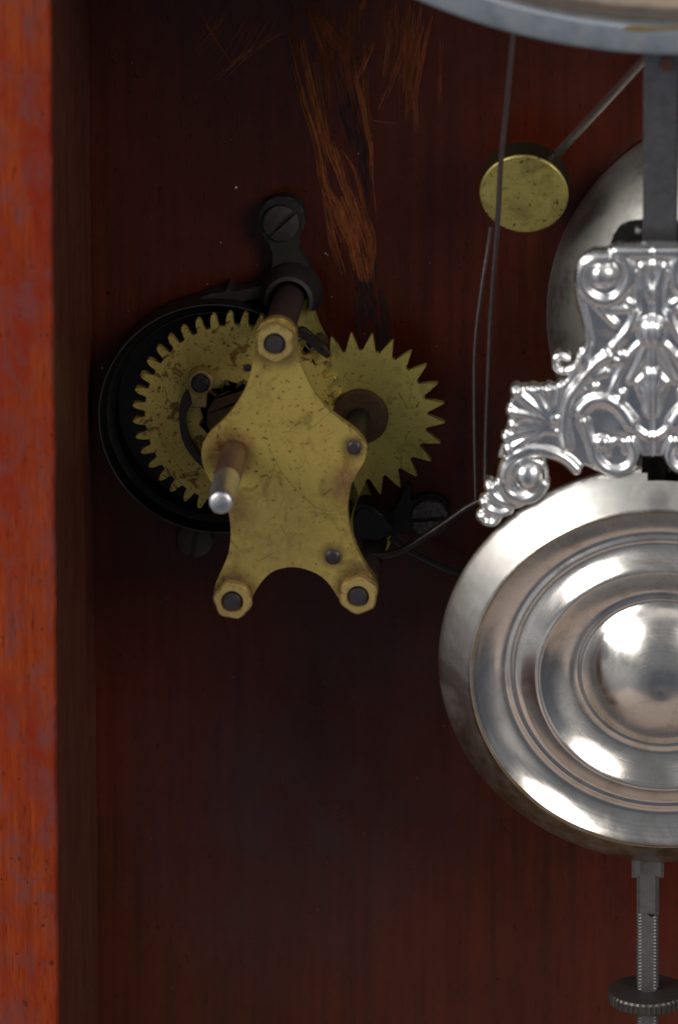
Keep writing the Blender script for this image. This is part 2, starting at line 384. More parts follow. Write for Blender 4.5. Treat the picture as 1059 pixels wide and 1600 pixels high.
for pts, nf, spr, br in strokes:
    if br == 2: continue
    path = spline(pts, 6, closed=False)
    for k in range(max(2, nf//3)):
        off = random.gauss(0, spr*0.5); i0 = int(random.uniform(0, 0.3)*len(path)); i1 = max(i0+3, int(random.uniform(0.7, 1)*len(path)))
        seg = path[i0:i1]; rr = random.uniform(0.10, 0.22)
        ws = [rr*math.sin(math.pi*min(1, (j+0.4)/len(seg)))*random.uniform(0.75, 1.1)+0.02 for j in range(len(seg))]
        tube(und, [P(x+off+random.gauss(0, 0.3), y, 0.04-w*0.75) for (x, y), w in zip(seg, ws)], ws, 8, False)
obj('gouge', und, flat("red_brown_gouge", (0.20, 0.048, 0.016), 0.7, 0.5), case, 'flat red brown gouges in the varnish', 'stuff')
for pix in ([(531, 163), (545, 152), (556, 153), (562, 172), (574, 210), (581, 240), (580, 288), (571, 300), (561, 262), (549, 222), (535, 190)],
            [(556, 452), (578, 449), (600, 455), (609, 478), (608, 528), (592, 546), (582, 498), (570, 542), (557, 520), (551, 480)],
            [(546, 330), (556, 360), (570, 395), (584, 380), (588, 410), (582, 447), (560, 446), (548, 400)]):
    bm = BM(); q = spline(pix, 4)
    def inside(x, y):
        c = False
        for i in range(len(q)):
            (x1, y1), (x2, y2) = q[i], q[(i+1) % len(q)]
            if (y1 > y) != (y2 > y) and x < (x2-x1)*(y-y1)/(y2-y1)+x1: c = not c
        return c
    xa, xb = min(v[0] for v in q), max(v[0] for v in q); ya, yb = min(v[1] for v in q), max(v[1] for v in q)
    n = 0
    while n < 110:
        x, y = random.uniform(xa, xb), random.uniform(ya, yb)
        if not inside(x, y): continue
        n += 1; L = random.uniform(14, 42); sl = 0.16+random.gauss(0, 0.06)
        tube(bm, [P(x+sl*t*L+random.gauss(0, 0.3), y+t*L, 0.02+0.02*random.random()) for t in (-0.5, -0.2, 0.2, 0.5)], [0.02, random.uniform(0.05, 0.11), random.uniform(0.05, 0.11), 0.02], 3, False)
    obj('scrape_mark', bm, M_gouge, case, 'dark grey scrape mark', 'stuff')
bm = BM()
for k in range(90):
    x, y = random.uniform(160, 700), random.uniform(60, 1560); r = random.choice((0.03, 0.04, 0.05, 0.06))
    lathe(bm, [(r, 0), (r*0.7, r*0.5), (0, r*0.7)], P(x, y, 0.0), seg=6)
for x, y, r in ((369, 293, 0.22), (508, 396, 0.13), (511, 398, 0.09), (518, 464, 0.08), (345, 379, .1), (137, 198, .12), (560, 240, .1), (160, 575, .2)):
    lathe(bm, [(r, 0), (r*0.8, r*0.3), (0, r*0.45)], P(x, y, 0.0), seg=7)
obj('dust_speck', bm, M_dust, case, 'pale dust specks', 'stuff')

# ------------------------------------------------------------------ alarm movement
alarm = thing('alarm_movement', 'brass alarm mechanism with two toothed wheels and star shaped front plate on black frame', 'alarm mechanism', P(440, 650, 0))
PLATE = [(400, 530), (404, 512), (416, 501), (432, 497), (448, 501), (460, 513), (464, 532), (465, 550), (471, 573), (483, 600), (497, 622),
         (513, 641), (531, 656), (549, 669), (563, 682), (571, 695), (572, 709), (567, 724), (557, 741), (549, 757), (545, 775), (543, 797),
         (546, 824), (553, 848), (563, 870), (576, 892), (588, 910), (589, 932), (577, 947), (560, 951), (543, 946), (531, 938),
         (521, 922), (510, 908), (496, 897), (476, 889), (456, 886), (433, 890), (418, 899), (405, 914), (397, 928), (390, 944), (375, 956), (357, 957), (341, 948),
         (334, 932), (337, 912), (345, 894), (355, 871), (360, 846), (360, 820), (356, 797), (346, 774), (332, 755), (320, 735),
         (315, 714), (317, 695), (327, 677), (343, 662), (361, 643), (380, 614), (391, 586), (397, 554)]
bm = BM(); px_slab(bm, PLATE, D_PL-1.8, D_PL, 0.18); fp = obj('front_plate', bm, M_plate, alarm)
M_scr = flat("dark_scratch_line", (0.085, 0.05, 0.02), 0.6, 0.6)
for path, r in (([(415, 693), (428, 716), (440, 738), (458, 760), (480, 783), (505, 800)], .035), ([(434, 712), (427, 735), (420, 756), (408, 772)], .03), ([(478, 712), (474, 726), (466, 735), (471, 746)], .035),
                ([(481, 799), (508, 803), (540, 805)], .04), ([(505, 800), (520, 815), (532, 826)], .03), ([(403, 878), (414, 871), (429, 863)], .045), ([(520, 640), (498, 660), (470, 678)], .025),
                ([(440, 822), (447, 838)], .04), ([(455, 842), (462, 832)], .04), ([(382, 838), (388, 824)], .03), ([(500, 690), (512, 680), (527, 672)], .03), ([(468, 765), (490, 790), (520, 800)], .03), ([(440, 676), (455, 674), (470, 678)], .03), ([(446, 770), (434, 800), (412, 820)], .022)):
    bm = BM(); pts = [P(x+random.gauss(0, .25), y+random.gauss(0, .25), D_PL) for x, y in spline(path, 5, False)]
    n = len(pts); tube(bm, pts, [r*(0.3+0.7*math.sin(math.pi*(i+0.5)/n)) for i in range(n)], 4, False); obj('scratch', bm, M_scr, fp)
# rear plate: the same outline where the front one stands, 28 mm behind
front = [P(x, y, D_PL) for x, y in spline(PLATE, 3)]
bm = BM(); slab(bm, front, 1.2, 3.0, 0.18); obj('rear_plate', bm, M_escape, alarm)
def at_front(px, py, d): q = P(px, py, D_PL); return Vector((q.x, -d, q.z))     # straight behind a point of the front plate
def round_part(name, px, py, prof, mat, parent, seg=24, axis=(0, -1, 0), **kw):
    """prof: (radius, depth in front of the board)"""
    q = at_front(px, py, 0); bm = BM(); lathe(bm, prof, q, axis, seg); return obj(name, bm, mat, parent, **kw)
for px, py in ((431, 531), (365, 933), (561, 925)):
    round_part('pillar', px, py, [(0, 2.8), (2.35, 2.8), (2.35, 27.6), (1.6, 27.8), (0, 27.8)], M_pillar, alarm, 28)
    q = at_front(px, py, 0); bm = BM()
    ph = random.uniform(0, 1)
    def wob(k, r, ph=ph): 
        a = (k/36*6+ph) % 1.0; return 1.0 - (0.10*(1-abs(2*a-1)) if r > 2 else 0) + random.uniform(-0.012, 0.012)
    lathe(bm, [(1.5, D_PL+0.05), (3.0, D_PL+0.05), (3.05, D_PL+1.9), (2.75, D_PL+2.3), (1.75, D_PL+2.35), (1.5, D_PL+2.0), (1.5, D_PL+0.05)], q, seg=36, wob=wob)
    nut = obj('nut', bm, M_nut, alarm)
    round_part('stud', px, py, [(1.42, D_PL-0.5), (1.42, D_PL+2.5), (1.15, D_PL+2.85), (0, D_PL+2.95)], M_stud, nut)
for px, py, r in ((553, 699, 1.05), (520, 870, 1.15)):
    round_part('pivot', px, py, [(r, D_PL-1), (r, D_PL+0.25), (r*0.7, D_PL+0.5), (0, D_PL+0.55)], M_stud, alarm, 20)

# winding arbor
ARB = Vector((0.020, -1, 0)).normalized()
round_part('winding_arbor', 359, 708, [(0, 30.3), (2.1, 30.3), (2.08, 44.0), (2.0, 44.3)], M_rustarbor, alarm, 32, ARB)
round_part('barrel_arbor', 359, 708, [(0, 4), (2.1, 4), (2.1, 30.0)], M_dark, alarm, 32)
q = at_front(359, 708, 0); bm = BM(); lathe(bm, [(2.0, 44.0), (2.04, 44.5), (1.98, 50), (1.86, 54.6), (1.78, 55.6), (1.62, 56.1), (1.3, 56.3), (0, 56.35)], q, ARB, seg=32)
obj('arbor_tip', bm, M_tip, alarm, 'bright worn steel tip of the winding arbor')

def wheel(cx, cy, d, prof_fn, nt, thick, hole=0):
    c = P(cx, cy, d); pts = []
    for k in range(nt):
        for r, da in prof_fn:
            a = 2*math.pi*(k+da)/nt
            pts.append((r, a))
    return c, pts
# great wheel (left): round ended teeth
c1 = P(372, 649, 13); NT = 40
prof = [(14.25, -0.36), (14.3, -0.27), (14.7, -0.225), (15.6, -0.20), (16.05, -0.16), (16.32, -0.08), (16.38, 0), (16.32, 0.08), (16.05, 0.16), (15.6, 0.20), (14.7, 0.225), (14.3, 0.27), (14.25, 0.36)]
pts = []
for k in range(NT):
    j = random.uniform(-0.02, 0.02)
    for r, da in prof:
        a = 2*math.pi*(k+da+j)/NT + rad(175.8)
        pts.append(Vector((c1.x+r*math.cos(a), 0, c1.z+r*math.sin(a))))
bm = BM(); slab(bm, pts, 11.2, 13.0, 0.12, 1); gw = obj('great_wheel', bm, M_wheel, alarm, 'round toothed brass wheel')
# escape wheel (right): pointed teeth
c2 = P(563, 649, 12); NE = 25
prof = [(10.35, -0.48), (10.3, -0.37), (11.5, -0.22), (12.9, -0.035), (13.05, 0.02), (12.8, 0.07), (11.4, 0.23), (10.3, 0.35), (10.35, 0.45)]
pts = []
for k in range(NE):
    j = random.uniform(-0.03, 0.03)
    for r, da in prof:
        a = -2*math.pi*(k+da+j)/NE + rad(82.2)
        pts.append(Vector((c2.x+r*math.cos(a), 0, c2.z+r*math.sin(a))))
bm = BM(); slab(bm, pts, 10.7, 12.0, 0.1, 1); ew = obj('escape_wheel', bm, M_escape, alarm, 'brass wheel with pointed teeth')
bm = BM(); lathe(bm, [(0, 11.9), (4.3, 11.95), (4.35, 12.9), (4.15, 13.3), (3.8, 13.4), (1.6, 13.4)], Vector((c2.x, 0, c2.z)), seg=48); obj('hub', bm, M_ratchet, ew)
bm = BM(); lathe(bm, [(1.65, 13.3), (1.6, 14.2), (1.45, 28)], Vector((c2.x, 0, c2.z)), seg=28); obj('arbor', bm, M_dark, ew)
# ratchet, click and click spring on the great wheel
pts = []
for k in range(13):
    a0 = 2*math.pi*k/13+rad(107.5)
    for r, da in ((5.0, -0.45), (5.95, 0.0), (5.75, 0.06), (4.75, 0.16)):
        a = a0-da*2*math.pi/13*1.0
        pts.append(Vector((c1.x+r*math.cos(a), 0, c1.z+r*math.sin(a))))
bm = BM(); slab(bm, pts, 13.05, 15.2, 0.08, 1); obj('ratchet', bm, M_ratchet, gw)
bm = BM(); px_slab(bm, [(293, 597), (297, 583), (311, 576), (325, 580), (333, 593), (331, 606), (324, 612), (323, 625), (322, 638), (312, 637), (302, 634), (299, 620), (295, 609)], 13.1, 15.0, 0.15)
click = obj('click', bm, M_nut, gw, 'brass click pawl')
q = P(314, 597, 15.0); bm = BM(); lathe(bm, [(1.95, 0), (1.95, 0.5), (1.75, 0.7), (1.5, 0.7), (1.42, 0.4)], q, seg=28); obj('collar', bm, M_nut, alarm)
bm = BM(); lathe(bm, [(1.42, 0), (1.42, 1.2), (1.1, 1.5), (0, 1.55)], q, seg=24); obj('click_stud', bm, M_stud, alarm)
bm = BM(); px_slab(bm, [(289, 614), (281, 632), (280, 652), (283, 680), (292, 702), (303, 717), (317, 731), (330, 740), (331, 732), (316, 717), (301, 696), (292, 675), (290, 656), (293, 642), (301, 628), (299, 616)], 13.1, 14.8, 0.12)
obj('click_spring', bm, M_dark, gw)
for px, py, r in ((388, 574, 0.6), (296, 640, 0.0)):
    if r:
        q = P(px, py, 13.0); bm = BM(); lathe(bm, [(r, 0), (r, 0.3), (0, 0.35)], q, seg=14); obj('pin', bm, M_stud, gw)  # small dark hole in the wheel, drawn as a raised disc

# black iron frame: ring (flaring barrel) and feet
cr = P(341, 650, 7)
bm = BM(); prof = [(18.3, 0.2), (18.4, 4.5), (18.5, 8.3), (18.4, 8.8), (18.2, 8.8), (18.0, 8.4), (17.4, 6.6), (16.55, 6.1), (16.4, 6.3), (16.2, 6.1), (16.05, 2.0), (0, 1.6)]
lathe(bm, prof, Vector((cr.x, 0, cr.z)), seg=120); ring = obj('spring_barrel', bm, M_black, alarm, 'black iron ring around the large wheel')
TOPF = [(404, 350), (408, 325), (422, 312), (440, 308), (459, 312), (472, 326), (476, 348), (470, 366), (466, 382), (471, 398), (480, 412), (487, 432), (487, 450), (480, 470), (455, 478), (430, 474), (416, 462), (418, 440), (424, 420), (426, 400), (424, 384), (410, 370)]
bm = BM(); px_slab(bm, TOPF, 0.1, 3.2, 0.25); obj('foot', bm, M_foot, alarm)
for r, d in ((18.36, 8.82), (16.42, 6.22)):
    bm = BM(); pts = [Vector((cr.x+r*math.cos(2*math.pi*k/120), -d, cr.z+r*math.sin(2*math.pi*k/120))) for k in range(121)]
    tube(bm, pts, 0.085, 6, False); obj('lip', bm, M_lip, ring, 'thin worn lip of the black ring with painted highlight')  # lighter tube paints the highlight along the worn edge
# raised half collar round the upper pillar
q = at_front(431, 531, 0); bm = BM()
for i in range(19):
    a = rad(-25+i*12.2)
    ca, sa = math.cos(a), math.sin(a)
    ringv = [bm.verts.new((q.x+r*ca, -d, q.z+r*sa)) for r, d in ((2.95, 2.6), (2.95, 7.2), (3.2, 7.8), (3.8, 7.6), (4.5, 6.0), (5.0, 3.0))]
    if i:
        for k in range(5): bm.faces.new((prev[k], prev[k+1], ringv[k+1], ringv[k]))
        bm.faces.new((prev[5], prev[0], ringv[0], ringv[5]))
    else: bm.faces.new(ringv)
    prev = ringv
bm.faces.new(prev); obj('collar_arch', bm, M_foot, alarm)
bm = BM(); px_slab(bm, [(308, 480), (314, 466), (330, 459), (352, 456), (356, 448), (362, 456), (395, 450), (415, 446), (428, 436), (436, 452), (424, 462), (395, 468), (355, 474), (330, 479)], 0.1, 5.2, 0.5); obj('strap', bm, M_foot, alarm)
RF = [(600, 845), (606, 810), (622, 790), (632, 762), (640, 762), (640, 786), (655, 776), (678, 774), (697, 786), (702, 806), (694, 826), (674, 838), (652, 834), (636, 826), (622, 840)]
bm = BM(); px_slab(bm, RF, 0.1, 2.2, 0.5); obj('foot', bm, M_black, alarm)
bm = BM(); px_slab(bm, [(280, 815), (335, 820), (338, 842), (326, 862), (304, 866), (284, 856), (274, 836)], 0.1, 1.6, 0.4); obj('foot', bm, M_black, alarm)
def screw(px, py, d, r, ang, mat=None):
    q = P(px, py, d); bm = BM(); R = r; s = 0.36
    # domed head in two halves either side of a real slot
    ca, sa = math.cos(rad(ang)), math.sin(rad(ang))
    for sgn in (1, -1):
        o = []
        th0 = math.asin(s/R)
        outer = [(R*math.cos(t), sgn*R*math.sin(t)) for t in [th0+(math.pi-2*th0)*k/20 for k in range(21)]]
        lv = []
        for f, h in ((1.0, 0.0), (1.0, 0.75), (0.95, 1.0), (0.6, 1.2), (0.3, 1.3)):
            row = []
            for x, y in outer:
                yy = sgn*s+(y-sgn*s)*f; xx = x*f if f > 0.5 else x*f
                if h >= 1.0 and abs(x) > R*0.93: xx = x*f
                row.append(bm.verts.new((q.x+xx*ca-yy*sa, -d-h, q.z+xx*sa+yy*ca)))
            lv.append(row)
        for A, B in zip(lv, lv[1:]):
            for k in range(20): bm.faces.new((A[k], A[k+1], B[k+1], B[k]))
            bm.faces.new((A[20], A[0], B[0], B[20]))
        bm.faces.new(lv[-1])
    lathe(bm, [(R*0.96, 0.0), (R*0.96, 0.35), (0, 0.35)], q, seg=28)
    return obj('mounting_screw', bm, mat or M_screw, alarm)
screw(440, 347, 3.2, 2.9, 43); screw(671, 808, 2.2, 2.95, 6, steel('speckled_screw', (0.17, 0.155, 0.155), 0.5, 0.5, 0.9, (0.04, 0.03, 0.028), 0.12, 2.2)); screw(305, 842, 1.6, 2.9, 80)
# verge parts seen between the plates
bm = BM(); tube(bm, [at_front(520, 870, 3), at_front(520, 870, 28)], 1.1, 16); obj('verge_arbor', bm, M_dark, alarm)
bm = BM(); px_slab(bm, [(486, 538), (500, 522), (520, 545), (545, 566), (548, 580), (520, 600), (500, 590), (490, 565)], 6.0, 7.4, 0.15); obj('detent', bm, M_ratchet, alarm)
bm = BM(); px_slab(bm, [(466, 520), (476, 514), (512, 548), (508, 558), (490, 545)], 14, 15.2, 0.12); obj('pallet', bm, M_dark, alarm)
bm = BM(); px_slab(bm, [(553, 800), (566, 790), (590, 800), (612, 826), (605, 842), (585, 838), (560, 850), (552, 830)], 9, 15, 0.6); obj('pallet_block', bm, M_black, alarm)
bm = BM(); tube(bm, px_path([(556, 868, 17), (600, 868, 17), (632, 858, 17), (664, 838, 17), (700, 814, 17), (730, 793, 17), (760, 778, 17)]), 0.62, 12); lev = obj('lever', bm, M_dark, alarm)
bm = BM(); tube(bm, px_path([(610, 840, 6), (640, 862, 6), (680, 882, 6), (715, 896, 6), (760, 905, 6)]), 0.5, 10); obj('stop_wire', bm, M_black, alarm)
bm = BM(); tube(bm, px_path([(744, 786, 17), (743, 770, 17), (741, 650, 16.5), (742, 540, 16), (752, 450, 15.5), (762, 385, 15), (766, 354, 15)], 6), 0.34, 10); obj('hammer_wire', bm, M_wire, lev)

# ------------------------------------------------------------------ trip wire from the dial
tw = px_path([(803, 30, 38), (799, 75, 36), (791, 160, 32), (783, 240, 28), (778, 330, 25), (772, 410, 23), (766, 500, 21), (762, 600, 20), (759, 690, 19), (758, 760, 19)], 6)
bm = BM(); tube(bm, tw, 0.42, 10)
o = obj('trip_wire', bm, M_wire, None); o['label'] = 'long thin brown steel wire hanging from the bezel across the brass hammer head'; o['category'] = 'wire'

# ------------------------------------------------------------------ strike hammer
hp = Plane(818, 304, 15, rad(15))
ham = thing('strike_hammer', 'brass round hammer head on a slanting steel rod above the bell', 'hammer', hp.o)
bm = BM(); lathe(bm, [(0, -4.8), (6.3, -4.8), (6.7, -4.4), (6.75, -0.35)], hp.o, hp.n, 64); head = obj('head', bm, M_hamside, ham)
bm = BM(); lathe(bm, [(6.76, -0.4), (6.72, -0.15), (6.5, 0.0), (4, 0.05), (0, 0.06)], hp.o, hp.n, 64); obj('face', bm, M_hammer, ham, 'mottled brass face of the hammer head')
bm = BM(); tube(bm, [P(850, 262, 9), P(866, 245, 11), P(1003, 96, 32), P(1030, 66, 36)], [0.66, 0.66, 0.62, 0.62], 16); obj('rod', bm, M_rod, ham)

# ------------------------------------------------------------------ bell
cb = P(1191, 500, 4)
bell = thing('bell', 'dull grey metal bell dome behind the silver pendulum', 'bell', (cb.x, -0, cb.z))
bm = BM(); R = 33.4
prof = [(R-1.0, 1.0), (R-0.3, 1.4), (R, 2.5)] + [(R*math.cos(rad(a))**0.9, 2.5+19*math.sin(rad(a))) for a in range(6, 90, 6)] + [(0, 21.5)]
lathe(bm, prof, Vector((cb.x, 0, cb.z)), seg=96); obj('dome', bm, M_bell, bell, sharp=60)
bm = BM(); lathe(bm, [(0, 0.05), (2.5, 0.05), (2.5, 20)], Vector((cb.x, 0, cb.z)), seg=24); obj('bell_post', bm, M_dark, bell)
bm = BM(); lathe(bm, [(4.5, 20.8), (4.5, 23), (3.5, 23.6), (0, 23.8)], Vector((cb.x, 0, cb.z)), seg=6); obj('bell_nut', bm, M_nut, bell)

# ------------------------------------------------------------------ pendulum
TILT = rad(10.5)
bp = Plane(1035, 1040, 33, TILT)
pend = thing('pendulum', 'polished silver pendulum with scrolled ornament, stepped round bob and threaded stem', 'pendulum', bp.o)
# bob: stepped pressed disc
pf = [(30.5, -3.0), (32.6, -1.2), (33.3, -0.2), (33.42, 0.3), (33.3, 0.75), (32.9, 1.25), (32.0, 2.1), (31.0, 3.0), (30.0, 3.85), (29.2, 4.5), (28.7, 4.9), (28.45, 5.1), (28.25, 5.2), (28.05, 5.18), (27.85, 5.0),
      (27.3, 4.5), (26.4, 3.75), (25.2, 3.0), (24.2, 2.55), (23.5, 2.4), (23.1, 2.5), (22.75, 2.8), (22.4, 2.85), (22.1, 2.65), (21.7, 2.7), (20.8, 3.3), (19.8, 4.05), (18.9, 4.75), (18.45, 5.1), (18.2, 5.1),
      (17.8, 4.8), (16.8, 3.9), (15.4, 2.9), (14.0, 2.3), (13.1, 2.1), (12.75, 2.3), (12.4, 2.35), (12.1, 2.15), (11.8, 2.3), (11.0, 3.3), (9.6, 4.8), (8.0, 6.1), (6.0, 7.3), (4.0, 8.1), (2.8, 8.4), (2.0, 8.52), (1.3, 8.55), (0.6, 8.53), (0, 8.52)]
pf = [(r*1.022, h) for r, h in pf]
def notch(c):
    v = c-bp.o; x, z = v.dot(bp.r), v.dot(bp.u)
    return z > 0 and abs(x/3.1)**2.2+abs((z-34.3)/2.1)**2.2 < 1
# worn brass ring at the ridge; lower outer slope painted dark for its shade
def worn_bob():
    m = pb
    v = m.n("ShaderNodeVectorMath", operation='DISTANCE'); m.l(m.pos(), v.inputs[0]); v.inputs[1].default_value = bp.o+bp.n*5.2
    d = m.math('ABSOLUTE', m.math('SUBTRACT', v.outputs["Value"], 28.85))
    ringm = m.math('MULTIPLY', m.ramp(m.math('MULTIPLY', d, 1.0), [(0.15, 1.0), (0.5, 0.0)]), m.ramp(m.noise(0.25, 4), [(0.3, 0.3), (0.6, 1.0)]))
    out = m.ramp(m.math('DIVIDE', v.outputs["Value"], 40.0), [(0.70, 0.0), (0.74, 1.0)])
    sep = m.n("ShaderNodeSeparateXYZ"); m.l(m.tc.outputs["Position"], sep.inputs[0])
    low_shade = m.ramp(m.math('DIVIDE', m.math('SUBTRACT', bp.o.z*S+0.035, sep.outputs[2]), 0.07), [(0.52, 0.0), (0.75, 1.0)])
    patch = m.math('MULTIPLY', m.math('MULTIPLY', out, low_shade), m.ramp(m.noise(0.18, 5, 0.7), [(0.36, 0.15), (0.6, 0.95)]))
    base = m.b.inputs["Base Color"].links[0].from_socket
    c = m.mix(ringm, base, (0.50, 0.36, 0.15)); c = m.mix(m.math('MULTIPLY', out, m.ramp(m.noise(0.15, 5, 0.65), [(0.3, 0.65), (0.7, 0.95)])), c, (0.40, 0.39, 0.365)); c = m.mix(patch, c, (0.24, 0.17, 0.07))
    dots = m.math('MAXIMUM', m.spot(bp.at(990, 1270, 4.0), 0.25, 0.55), m.spot(bp.at(845, 810, 3.5), 0.25, 0.6))
    c = m.mix(dots, c, (0.45, 0.22, 0.10))
    r0 = m.b.inputs["Roughness"].links[0].from_socket
    sat = m.ramp(m.math('DIVIDE', v.outputs["Value"], 40.0), [(0.728, 0.0), (0.738, 1.0)])
    spin = m.n("ShaderNodeTexNoise"); spin.noise_dimensions = '1D'; m.l(m.math('MULTIPLY', v.outputs["Value"], 5.0), spin.inputs["W"]); spin.inputs["Scale"].default_value = 1.0; spin.inputs["Detail"].default_value = 3
    r1 = m.math('ADD', m.math('ADD', r0, m.math('MULTIPLY', sat, 0.17)), m.math('MULTIPLY', m.math('SUBTRACT', spin.outputs["Fac"], 0.5), 0.12))
    sm = m.ramp(m.noise(0.07, 5, 0.65, (1, 1, 1), 1.0), [(0.45, 0.0), (0.7, 0.14)])      # handling smears
    return m.set(c, m.math('ADD', r1, sm))
M_bob = worn_bob()
bm = BM(); lathe(bm, pf, bp.o, bp.n, 256, notch); obj('bob', bm, M_bob, pend, sharp=60)
bm = BM(); lathe(bm, [(0, -5.0), (20, -4.6), (31, -3.4), (31.5, -3.1)], bp.o, bp.n, 128); obj('bob_back', bm, M_hamside, pend, 'dark brass back shell of the bob')

# ornament: cast relief, raised from a height field over its own outline
op = Plane(1019, 560, 42.5, TILT)
AX = 1018.5
prims = []      # ('cap', pts, width, height) rounded ridges | ('ball', x, y, rx, ry, h) | ('poly', pts, h)
def cap(pts, w, h, sub=4):
    w *= 0.92; prims.append(('cap', spline(pts, sub, closed=False) if len(pts) > 2 else pts, w, 0.060*w+0.10*h))
def ball(x, y, r, h, ry=None): prims.append(('ball', x, y, r, ry or r, 0.075*min(r, ry or r)+0.04*h))
def poly(pts, h): prims.append(('poly', pts, h))
poly([(962, 381), (935, 393), (912, 403), (902, 420), (902, 446), (908, 480), (914, 510), (916, 530), (908, 545), (897, 560), (885, 590), (870, 598), (835, 600), (803, 602), (796, 625), (794, 650), (784, 690), (776, 712),
      (790, 712), (805, 702), (830, 694), (858, 698), (882, 710), (903, 731), (914, 722), (935, 734), (960, 737), (982, 730), (996, 716), (1002, 711), (1060, 711), (1060, 381)], 0.9)
poly([(762, 752), (752, 780), (748, 800), (758, 815), (772, 815), (790, 800), (815, 785), (842, 765), (800, 760), (782, 745)], 0.9)
poly([(822+36*math.cos(t*0.52), 738+34*math.sin(t*0.52)) for t in range(12)], 0.9)
cap([(962, 389), (1019, 389), (1060, 389)], 10, 1.5, 1); ball(963, 388, 7, 2.6)
# upper scroll
ball(943, 424, 22, 4.4, 20); cap([(950, 398), (928, 397), (911, 408), (905, 426), (911, 446), (926, 460), (947, 466), (967, 458), (978, 441), (984, 420), (979, 402), (968, 396)], 10, 3.0)

cap([(901, 440), (905, 462), (911, 486), (917, 510), (920, 527), (914, 545), (903, 566)], 7.5, 2.8); ball(911, 556, 11, 3.4, 20)
cap([(930, 471), (950, 479), (990, 477)], 6, 2.0); cap([(936, 476), (950, 490), (961, 500)], 6, 3.0)
cap([(976, 462), (983, 468), (992, 472)], 6, 3.0); cap([(993, 480), (989, 498), (974, 520), (958, 538)], 8, 3.2); 
cap([(985, 400), (992, 425), (996, 452), (994, 478)], 5, 1.8)
# keystone
cap([(1003, 410), (1019, 408), (1036, 410)], 6, 2.2, 2); cap([(1002, 412), (1008, 432), (1019, 464)], 6.5, 3.0, 2); ball(995, 421, 5.5, 2.6)
# centre ball and drop
ball(1018.5, 512, 24, 5.6); cap([(1003, 528), (986, 545), (970, 572), (955, 606)], 5, 2.4); cap([(1018.5, 535), (1018.5, 572)], 7, 2.2, 1); cap([(1008, 537), (996, 566), (984, 590)], 6, 1.5)
cap([(1014, 575), (1005, 584), (996, 592)], 6, 3.4); cap([(1018.5, 580), (1018.5, 634)], 15, 5.5, 1); cap([(996, 595), (1004, 615), (1014, 638)], 5, 2.6)
cap([(966, 640), (985, 655), (998, 668), (1010, 676), (1020, 677)], 6, 2.3)
# main S band
cap([(952, 550), (938, 558), (920, 575), (904, 596), (890, 616), (883, 640), (882, 664), (887, 690)], 9.5, 4.5)
ball(946, 549, 8, 3.6); ball(971, 549, 7, 3.2); cap([(950, 563), (962, 560), (972, 558)], 7, 2.4); cap([(925, 583), (938, 578), (948, 575)], 8, 1.8)

ball(909, 602, 7.5, 3.4); ball(930, 598, 7.5, 3.4); 
# little curl at the neck
cap([(893, 572), (880, 577), (869, 570), (867, 558), (875, 552), (886, 556)], 6.5, 2.8)
# lower scroll
cap([(911, 652), (916, 668), (925, 690), (932, 712), (948, 728), (968, 731), (986, 722), (993, 704), (988, 688)], 9.5, 3.6); ball(940, 686, 14, 4.0, 12); ball(986, 685, 9, 3.8)
cap([(978, 700), (974, 686), (962, 683), (951, 690), (949, 704)], 5, 2.4); ball(914, 654, 8, 3.4)
cap([(908, 636), (925, 622), (948, 620), (970, 634), (986, 654)], 12, 3.0); cap([(973, 608), (969, 622)], 6.5, 3.4, 1); ball(989, 657, 5.5, 3.2)
 
# fan leaf
for x, y, r in ((806, 607, 10), (833, 604, 7.5), (857, 602, 7.5), (875, 597, 6), (798, 638, 9), (803, 660, 8.5), (790, 679, 8.5), (796, 697, 8.5)):
    ball(x, y, r, 3.3); cap([(x, y), (0.45*x+0.55*866, 0.45*y+0.55*652), (866, 655)] if False else [(x, y), (866, 656)], r*0.8, 1.9, 1)
cap([(806, 650), (830, 650), (845, 664), (868, 668)], 6, 2.3)
ball(866, 648, 9, 3.0)
